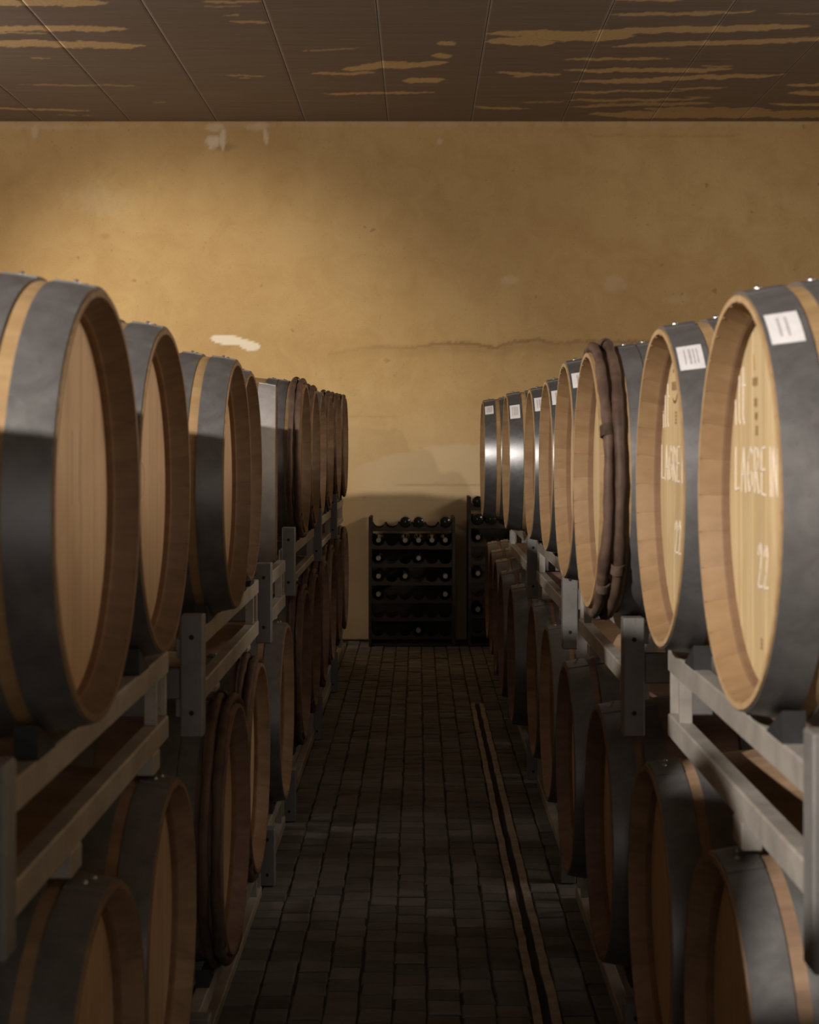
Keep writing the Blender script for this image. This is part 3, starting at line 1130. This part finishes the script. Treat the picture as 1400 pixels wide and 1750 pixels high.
# unseen barrels added beside the camera to shade the nearest ones
make_barrel('L0', 'L', -0.570, 1.47, -0.088, 'added upper left barrel beside the viewer, before the nearest one in view', GLU, head='head_old')
make_barrel('L00', 'L', -0.540, 0.77, -0.088, 'added upper left barrel level with the viewer, first of its row', GLU, head='head_old')
make_barrel('R0', 'R', 0.600, 1.55, -0.087, 'added upper right barrel beside the viewer, before the one chalked LAGREIN', GRU)
make_barrel('R00', 'R', 0.600, 0.80, -0.087, 'added upper right barrel level with the viewer, first of its row', GRU)

# lower row, right
lowR = [('W00', 0.540, 0.98, 'steel', 'added lower right barrel level with the viewer, first of its row'),  # first two are unseen, added for the shade they cast
        ('W0', 0.520, 1.72, 'steel', 'added lower right barrel beside the viewer, before the nearest in view'),
        ('W1', 0.455, 2.44, 'steel', 'nearest lower barrel on the right, cut by the bottom right corner'),
        ('W2', 0.450, 3.13, 'steel', 'second lower barrel on the right below the rack rails'),
        ('W3', 0.430, 3.83, 'steel', 'third lower barrel on the right with two lit grey hoops'),
        ('W4', 0.420, 4.58, 'steel', 'fourth lower barrel on the right, deep in shade'),
        ('W5', 0.440, 5.50, 'steel', 'fifth lower barrel on the right, hoop top lit pale grey'),
        ('W6', 0.445, 6.26, 'steel', 'sixth lower barrel on the right in the shade'),
        ('W7', 0.405, 7.00, 'steel', 'seventh lower barrel on the right, dark wine stained chime'),
        ('W8', 0.400, 7.75, 'steel', 'eighth lower barrel on the right, small lit tip at its bottom'),
        ('W9', 0.410, 8.50, 'steel', 'third-last lower barrel on the right in the dark'),
        ('W10', 0.420, 9.25, 'steel', 'second-last lower barrel on the right in the dark'),
        ('W11', 0.430, 10.0, 'steel', 'last lower barrel on the right beside the bottle rack')]
for (k, x, y, st, lb) in lowR:
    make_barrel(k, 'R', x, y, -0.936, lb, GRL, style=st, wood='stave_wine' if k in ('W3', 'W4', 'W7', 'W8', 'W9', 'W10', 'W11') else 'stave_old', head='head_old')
lowL = [('V00', -0.540, 0.80, -0.936, 'steel', 'added lower left barrel level with the viewer, first of its row'),  # two unseen barrels lead this row, added to block light
        ('V0', -0.540, 1.52, -0.936, 'steel', 'added lower left barrel beside the viewer, before the nearest in view'),
        ('V1', -0.440, 2.28, -0.936, 'steel', 'nearest lower barrel on the left, cut by the bottom left corner'),
        ('V2', -0.455, 2.98, -0.936, 'steel', 'second lower barrel on the left, brown head under the rack rail'),
        ('V3', -0.440, 3.89, -0.940, 'chestnut', 'third lower barrel on the left with dark chestnut hoops'),
        ('V4', -0.455, 4.61, -0.940, 'chestnut', 'fourth lower barrel on the left, rounded chestnut hoop on its rim'),
        ('V5', -0.450, 5.50, -0.930, 'steel', 'fifth lower barrel on the left with a thin pale hoop'),
        ('V6', -0.450, 6.45, -0.900, 'chestnut', 'sixth lower barrel on the left with chestnut hoops'),
        ('V7', -0.455, 7.17, -0.895, 'chestnut', 'seventh lower barrel on the left with chestnut hoops'),
        ('V8', -0.455, 7.88, -0.890, 'chestnut', 'eighth lower barrel on the left in the dark'),
        ('V9', -0.455, 8.60, -0.880, 'chestnut', 'third-last lower barrel on the left in the dark'),
        ('V10', -0.455, 9.32, -0.870, 'chestnut', 'second-last lower barrel on the left in the dark'),
        ('V11', -0.450, 10.04, -0.860, 'chestnut', 'last lower barrel on the left before the end wall')]
for (k, x, y, z, st, lb) in lowL:
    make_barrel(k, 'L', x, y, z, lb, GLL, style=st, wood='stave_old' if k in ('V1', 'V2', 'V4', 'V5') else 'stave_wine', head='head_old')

# ------------------------------------------------------------------ barrel racks
def barrel_radius(b, x):
    """outer radius of a barrel (hoops included) at world x"""
    d = abs(x - b['x'])
    r = rw(BL / 2 - min(d, BL)) + 0.0062
    if b['style'] == 'chestnut' and d < 0.062:
        r = rw(BL / 2 - d) + 0.028
    return r + (0.004 if b['yaw'] else 0)


def radius_over(b, xa, xb):
    return max(barrel_radius(b, xa + (xb - xa) * i / 4) for i in range(5))


def make_rack(side, y0, y1, zbot, ztop, keys, below, label, group, level):
    """level 'upper': carried by the barrels below; level 'lower': stands on the floor"""
    s = -1 if side == 'L' else 1
    fronts = ((0.488, 0.520), (1.290, 1.322))
    top = min(HC + BARRELS[k]['z'] - radius_over(BARRELS[k], s * xa, s * xb) for k in keys for (xa, xb) in fronts) - 0.0015
    here = [b for b in BARRELS.values() if b['side'] == side]
    zb0 = HC + zbot if level == 'upper' else 0.0
    t = thing('barrel_rack', label, 'rack', (s * 0.5, y0, zb0), 0, group)
    rm = M['rack']
    zl = max(top - 0.170, 0.002)
    for k in below:
        for (xa, xb) in fronts:
            zl = max(zl, HC + BARRELS[k]['z'] + radius_over(BARRELS[k], s * xa, s * xb) + 0.004)
    for (xa, xb) in fronts:
        box_part('upper_rail', t, rm, s * xa, s * xb, y0, y1, top - 0.043, top)
        box_part('lower_rail', t, rm, s * xa, s * xb, y0, y1, zl, max(top - 0.125, zl + 0.03))
        for yy in (y0 + 0.105, y1 - 0.12, y1 - 0.012):
            box_part('upright', t, rm, s * (xa + .004), s * (xb - .004), yy, yy + 0.011, max(top - 0.125, zl + 0.03), top - 0.043, 0.001)
    for yy, far in ((y0 - 0.03, False), (y1 - 0.02, True)):
        for (xa, xb) in ((0.458, 0.506), (1.304, 1.352)):
            if far and xa < 1:
                continue
            lo, hi = zb0, HC + ztop if level == 'upper' else top + 0.01
            for b in here:          # stay clear of the barrels above and below
                dy = max(0.0, abs(yy + 0.025 - b['y']) - 0.027)
                r = radius_over(b, s * xa, s * xb)
                if dy < r:
                    h = math.sqrt(r * r - dy * dy)
                    zc = HC + b['z']
                    if zc < (lo + hi) / 2:
                        lo = max(lo, zc + h + 0.002)
                    else:
                        hi = min(hi, zc - h - 0.002)
            p = box_part('post', t, M['rack_dark'], s * xa, s * xb, yy, yy + 0.05, lo, hi)
            for f in (0.2, 0.82):
                bm = bmesh.new()
                zz = lo + (hi - lo) * f - t.location.z
                bmesh.ops.create_cone(bm, cap_ends=True, segments=12, radius1=0.0055, radius2=0.0055, depth=0.003,
                                      matrix=Matrix.Translation((s * (xa + xb) / 2 - t.location.x, yy - t.location.y, zz)) @ Matrix.Rotation(PI / 2, 4, 'X'))
                mesh_obj('bolt_hole', bm_mesh('bolt_hole', bm, M['hole'], smooth=False), p)
        box_part('cross_beam', t, M['rack_dark'], s * 0.506, s * 1.304, yy + 0.006, yy + 0.040, top - 0.128, top - 0.062)
    for k in keys:
        b = BARRELS[k]
        if b['yaw']:
            continue
        for (xa, xb) in fronts:      # rubber wedges either side of each barrel
            r = radius_over(b, s * xa, s * xb) + 0.002
            zc = HC + b['z']
            for sg in (-1, 1):
                if not (y0 + 0.02 < b['y'] + sg * 0.17 < y1 - 0.02):
                    continue
                # wedge whose sloping face is tangent to the barrel
                ang = 0.42
                n = Vector((math.sin(ang) * sg, -math.cos(ang)))
                tp = Vector((b['y'], zc)) + n * (r + 0.001)
                d = Vector((math.cos(ang) * sg, math.sin(ang)))
                k0 = (top + 0.002 - tp.y) / d.y
                pi_, po = tp + d * k0, tp + d * 0.035
                if po.y < top + 0.006:
                    continue
                pts = [(pi_.x, top), (po.x, top), (po.x, po.y), (pi_.x, top + 0.002)]
                bm = bmesh.new()
                a = [bm.verts.new((s * xa - t.location.x, y - t.location.y, z - t.location.z)) for (y, z) in pts]
                c = [bm.verts.new((s * xb - t.location.x, y - t.location.y, z - t.location.z)) for (y, z) in pts]
                bm.faces.new(a)
                bm.faces.new(c[::-1])
                for i in range(4):
                    j = (i + 1) % 4
                    bm.faces.new((a[i], c[i], c[j], a[j]))
                mesh_obj('chock', bm_mesh('chock', bm, M['rubber'], smooth=False), t)
    for k in below:
        b = BARRELS[k]
        if not (y0 + 0.03 < b['y'] < y1 - 0.03):
            continue
        for (xa, xb) in fronts:
            zt = HC + b['z'] + radius_over(b, s * xa, s * xb) + (0.001 if b['style'] == 'chestnut' else 0.0045)
            if zl - zt > 0.004:
                box_part('saddle', t, rm, s * xa, s * xb, b['y'] - 0.035, b['y'] + 0.035, zt, zl, 0.002)
    return t


RU, RLo = 'upper barrel racks', 'floor barrel racks'
UPPER = [('R', 0.36, 1.72, -0.62, -0.38, ['R00', 'R0'], ['W00', 'W0'], 'added first upper barrel rack on the right beside the viewer'),  # first two racks added out of view for the shading barrels
         ('L', 0.34, 1.66, -0.62, -0.38, ['L00', 'L0'], ['V00', 'V0'], 'added first upper barrel rack on the left beside the viewer'),
         ('R', 1.88, 3.12, -0.62, -0.34, ['R1', 'R2'], ['W1', 'W2'], 'nearest upper barrel rack on the right, pale galvanised rails under the LAGREIN barrels'),
         ('R', 3.59, 4.85, -0.66, -0.395, ['R3', 'R4'], ['W3', 'W4'], 'second upper barrel rack on the right with a dark grey end post'),
         ('R', 5.09, 6.60, -0.66, -0.39, ['R5', 'R6'], ['W5', 'W6'], 'third upper barrel rack on the right'),
         ('R', 6.72, 8.60, -0.66, -0.40, ['R7', 'R8'], ['W7', 'W8'], 'farthest upper barrel rack on the right'),
         ('L', 1.80, 3.12, -0.58, -0.36, ['L1', 'L2'], ['V1', 'V2'], 'nearest upper barrel rack on the left under the two closest barrels'),
         ('L', 3.42, 4.88, -0.63, -0.37, ['L3', 'L4'], ['V3', 'V4'], 'second upper barrel rack on the left with a dark grey end post'),
         ('L', 5.00, 5.86, -0.63, -0.38, ['L5'], ['V5'], 'short third upper barrel rack on the left'),
         ('L', 5.95, 7.48, -0.575, -0.32, ['L6', 'L7'], ['V6', 'V7'], 'fourth upper barrel rack on the left with a pale perforated post'),
         ('L', 7.58, 8.92, -0.57, -0.32, ['L8', 'L9'], ['V8', 'V9'], 'second-last upper barrel rack on the left'),
         ('L', 9.02, 10.36, -0.55, -0.30, ['L10', 'L11'], ['V10', 'V11'], 'last upper barrel rack on the left by the end wall')]
for (sd, y0, y1, zbot, ztop, ks, bl, lb) in UPPER:
    make_rack(sd, y0, y1, zbot, ztop, ks, bl, lb, RU, 'upper')
for (y0, y1, ks, lb) in [(0.55, 1.95, ['W00', 'W0'], 'added first floor rack on the right beside the viewer'), (2.05, 3.40, ['W1', 'W2'], 'nearest floor rack on the right under the lower barrels'), (3.56, 4.95, ['W3', 'W4'], 'second floor rack on the right'),
                         (5.15, 6.60, ['W5', 'W6'], 'third floor rack on the right'), (6.72, 8.10, ['W7', 'W8'], 'fourth floor rack on the right'),
                         (8.22, 9.60, ['W9', 'W10'], 'fifth floor rack on the right in the dark'), (9.70, 10.4, ['W11'], 'short last floor rack on the right')]:
    make_rack('R', y0, y1, 0, 0, ks, [], lb, RLo, 'lower')
for (y0, y1, ks, lb) in [(0.40, 1.84, ['V00', 'V0'], 'added first floor rack on the left beside the viewer'), (1.92, 3.36, ['V1', 'V2'], 'nearest floor rack on the left under the lower barrels'), (3.52, 4.98, ['V3', 'V4'], 'second floor rack on the left'),
                         (5.12, 5.86, ['V5'], 'short third floor rack on the left'), (5.98, 7.52, ['V6', 'V7'], 'fourth floor rack on the left with a dark post'),
                         (7.62, 8.95, ['V8', 'V9'], 'fifth floor rack on the left in the dark'), (9.05, 10.4, ['V10', 'V11'], 'last floor rack on the left by the end wall')]:
    make_rack('L', y0, y1, 0, 0, ks, [], lb, RLo, 'lower')

# ------------------------------------------------------------------ bottle racks at the end wall
def bottle_mesh():
    prof = [(0.0, 0.0001), (0.0, 0.030), (0.004, 0.0365), (0.19, 0.0370), (0.215, 0.030), (0.235, 0.0175), (0.262, 0.0150), (0.300, 0.0146), (0.300, 0.0001)]
    return revolve('bottle_glass', prof, M['bottle'], 18, smooth_angle=50)


def capsule_mesh():
    prof = [(0.248, 0.0175), (0.262, 0.0162), (0.296, 0.0162), (0.3035, 0.0145), (0.3035, 0.0001)]
    return revolve('capsule', prof, M['capsule'], 14, smooth_angle=50)


BOT, CAP = bottle_mesh(), capsule_mesh()


def make_bottle(x, y, z, outward, label, group):
    """bottle lying along Y; outward: 'neck' or 'base' towards the aisle; (x, y, z) is its resting point"""
    t = thing('wine_bottle', label, 'bottle', (x, y, z), PI / 2 if outward == 'base' else -PI / 2, group)
    mesh_obj('glass_body', BOT, t, (-0.15, 0, 0.037))
    mesh_obj('capsule', CAP, t, (-0.15, 0, 0.037))
    return t


def scallop_board(name, parent, x0, x1, y0, y1, zb, zt, n, mat):
    pitch = (x1 - x0) / n
    pts = [(x0, zb), (x1, zb)]
    top = []
    for k in range(n):
        c = x0 + pitch * (k + 0.5)
        r = 0.040
        top.append((c - pitch / 2, zt))
        for i in range(9):
            a = PI + PI * i / 8
            top.append((c + r * math.cos(a), zt + 0.030 * math.sin(a)))
    top.append((x1, zt))
    pts += top[::-1]
    p = parent.location
    bm = bmesh.new()
    a = [bm.verts.new((x - p.x, y0 - p.y, z - p.z)) for (x, z) in pts]
    b = [bm.verts.new((x - p.x, y1 - p.y, z - p.z)) for (x, z) in pts]
    bm.faces.new(a)
    bm.faces.new(b[::-1])
    for i in range(len(pts)):
        j = (i + 1) % len(pts)
        bm.faces.new((a[i], b[i], b[j], a[j]))
    bm.normal_update()
    bmesh.ops.triangulate(bm, faces=[f for f in bm.faces if len(f.verts) > 4])
    return mesh_obj(name, bm_mesh(name, bm, mat, smooth=False), parent)


def bottle_rack(x0, x1, y0, y1, rows, pitch, first, n, label, height):
    t = thing('bottle_rack', label, 'rack', ((x0 + x1) / 2, (y0 + y1) / 2, 0))
    wd = M['rack_wood']
    for (xa, xb) in ((x0, x0 + 0.022), (x1 - 0.022, x1)):
        box_part('side_panel', t, wd, xa, xb, y0, y1, 0, height)
    for r in range(rows):
        z = first + r * pitch
        for (ya, yb) in ((y0 + 0.004, y0 + 0.022), (y1 - 0.06, y1 - 0.042)):
            scallop_board('scalloped_board', t, x0 + 0.022, x1 - 0.022, ya, yb, z - 0.052, z, n, wd)
    box_part('added_back_panel', t, wd, x0 + 0.022, x1 - 0.022, y1 - 0.012, y1 - 0.002, 0.02, height - 0.13, 0.001)  # dark sheet added so the lit wall does not show through
    box_part('base_board', t, wd, x0 + 0.022, x1 - 0.022, y0 + 0.01, y1 - 0.01, 0.0, 0.02)
    return t


YB = 11.03
X0, X1 = (630 - U0) / FPX * YB, (778 - U0) / FPX * YB
PITCH, FIRST = 0.1245, 0.102
bottle_rack(X0, X1, YB, YB + 0.32, 7, PITCH, FIRST, 6, 'dark wooden bottle rack with scalloped shelves at the end of the aisle', 0.895)
innerw = (X1 - X0 - 0.044) / 6
bx = lambda c: X0 + 0.022 + innerw * (c + 0.5)
bz = lambda r: FIRST + (6 - r) * PITCH - 0.026
ROWN = ['top', 'second', 'third', 'fourth', 'fifth', 'sixth', 'bottom']
COLN = ['first', 'second', 'third', 'fourth', 'fifth', 'sixth']
for (r, c, way) in [(0, 2, 'base'), (0, 3, 'base'), (0, 5, 'base'),
                    (1, 0, 'neck'), (1, 2, 'neck'), (1, 3, 'neck'), (1, 4, 'neck'), (1, 5, 'neck'),
                    (2, 0, 'neck'), (2, 3, 'neck'), (3, 0, 'neck'), (3, 2, 'neck'), (3, 5, 'neck'), (4, 0, 'neck'), (4, 5, 'neck'), (6, 3, 'neck')]:
    yy = YB + (0.10 if way == 'neck' else 0.135) + random.uniform(-.012, .012)
    make_bottle(bx(c), yy + 0.02, bz(r), way, 'dark bottle with its %s outward, %s row and %s slot of the scalloped rack' % (way, ROWN[r], COLN[c]), 'bottles in the scalloped rack')

XA, XB2 = (800 - U0) / FPX * YB, (800 - U0) / FPX * YB + 0.50
bottle_rack(XA, XB2, YB, YB + 0.32, 8, PITCH, FIRST + 0.02, 5, 'taller dark wooden bottle rack half hidden behind the right barrels', 1.035)
inner2 = (XB2 - XA - 0.044) / 5
for (r, c, way) in [(7, 0, 'base'), (7, 1, 'neck'), (6, 0, 'base'), (6, 1, 'base'), (5, 0, 'neck'), (3, 0, 'neck'), (1, 0, 'neck')]:
    make_bottle(XA + 0.022 + inner2 * (c + 0.5), YB + (0.12 if way == 'neck' else 0.14), FIRST + 0.02 + r * PITCH - 0.026, way,
                'dark bottle, %s outward, on shelf %s of the half hidden rack%s' % (way, ['one', 'two', 'three', 'four', 'five', 'six', 'seven', 'eight'][r], ['', ', second slot'][c]),
                'bottles in the half hidden rack')
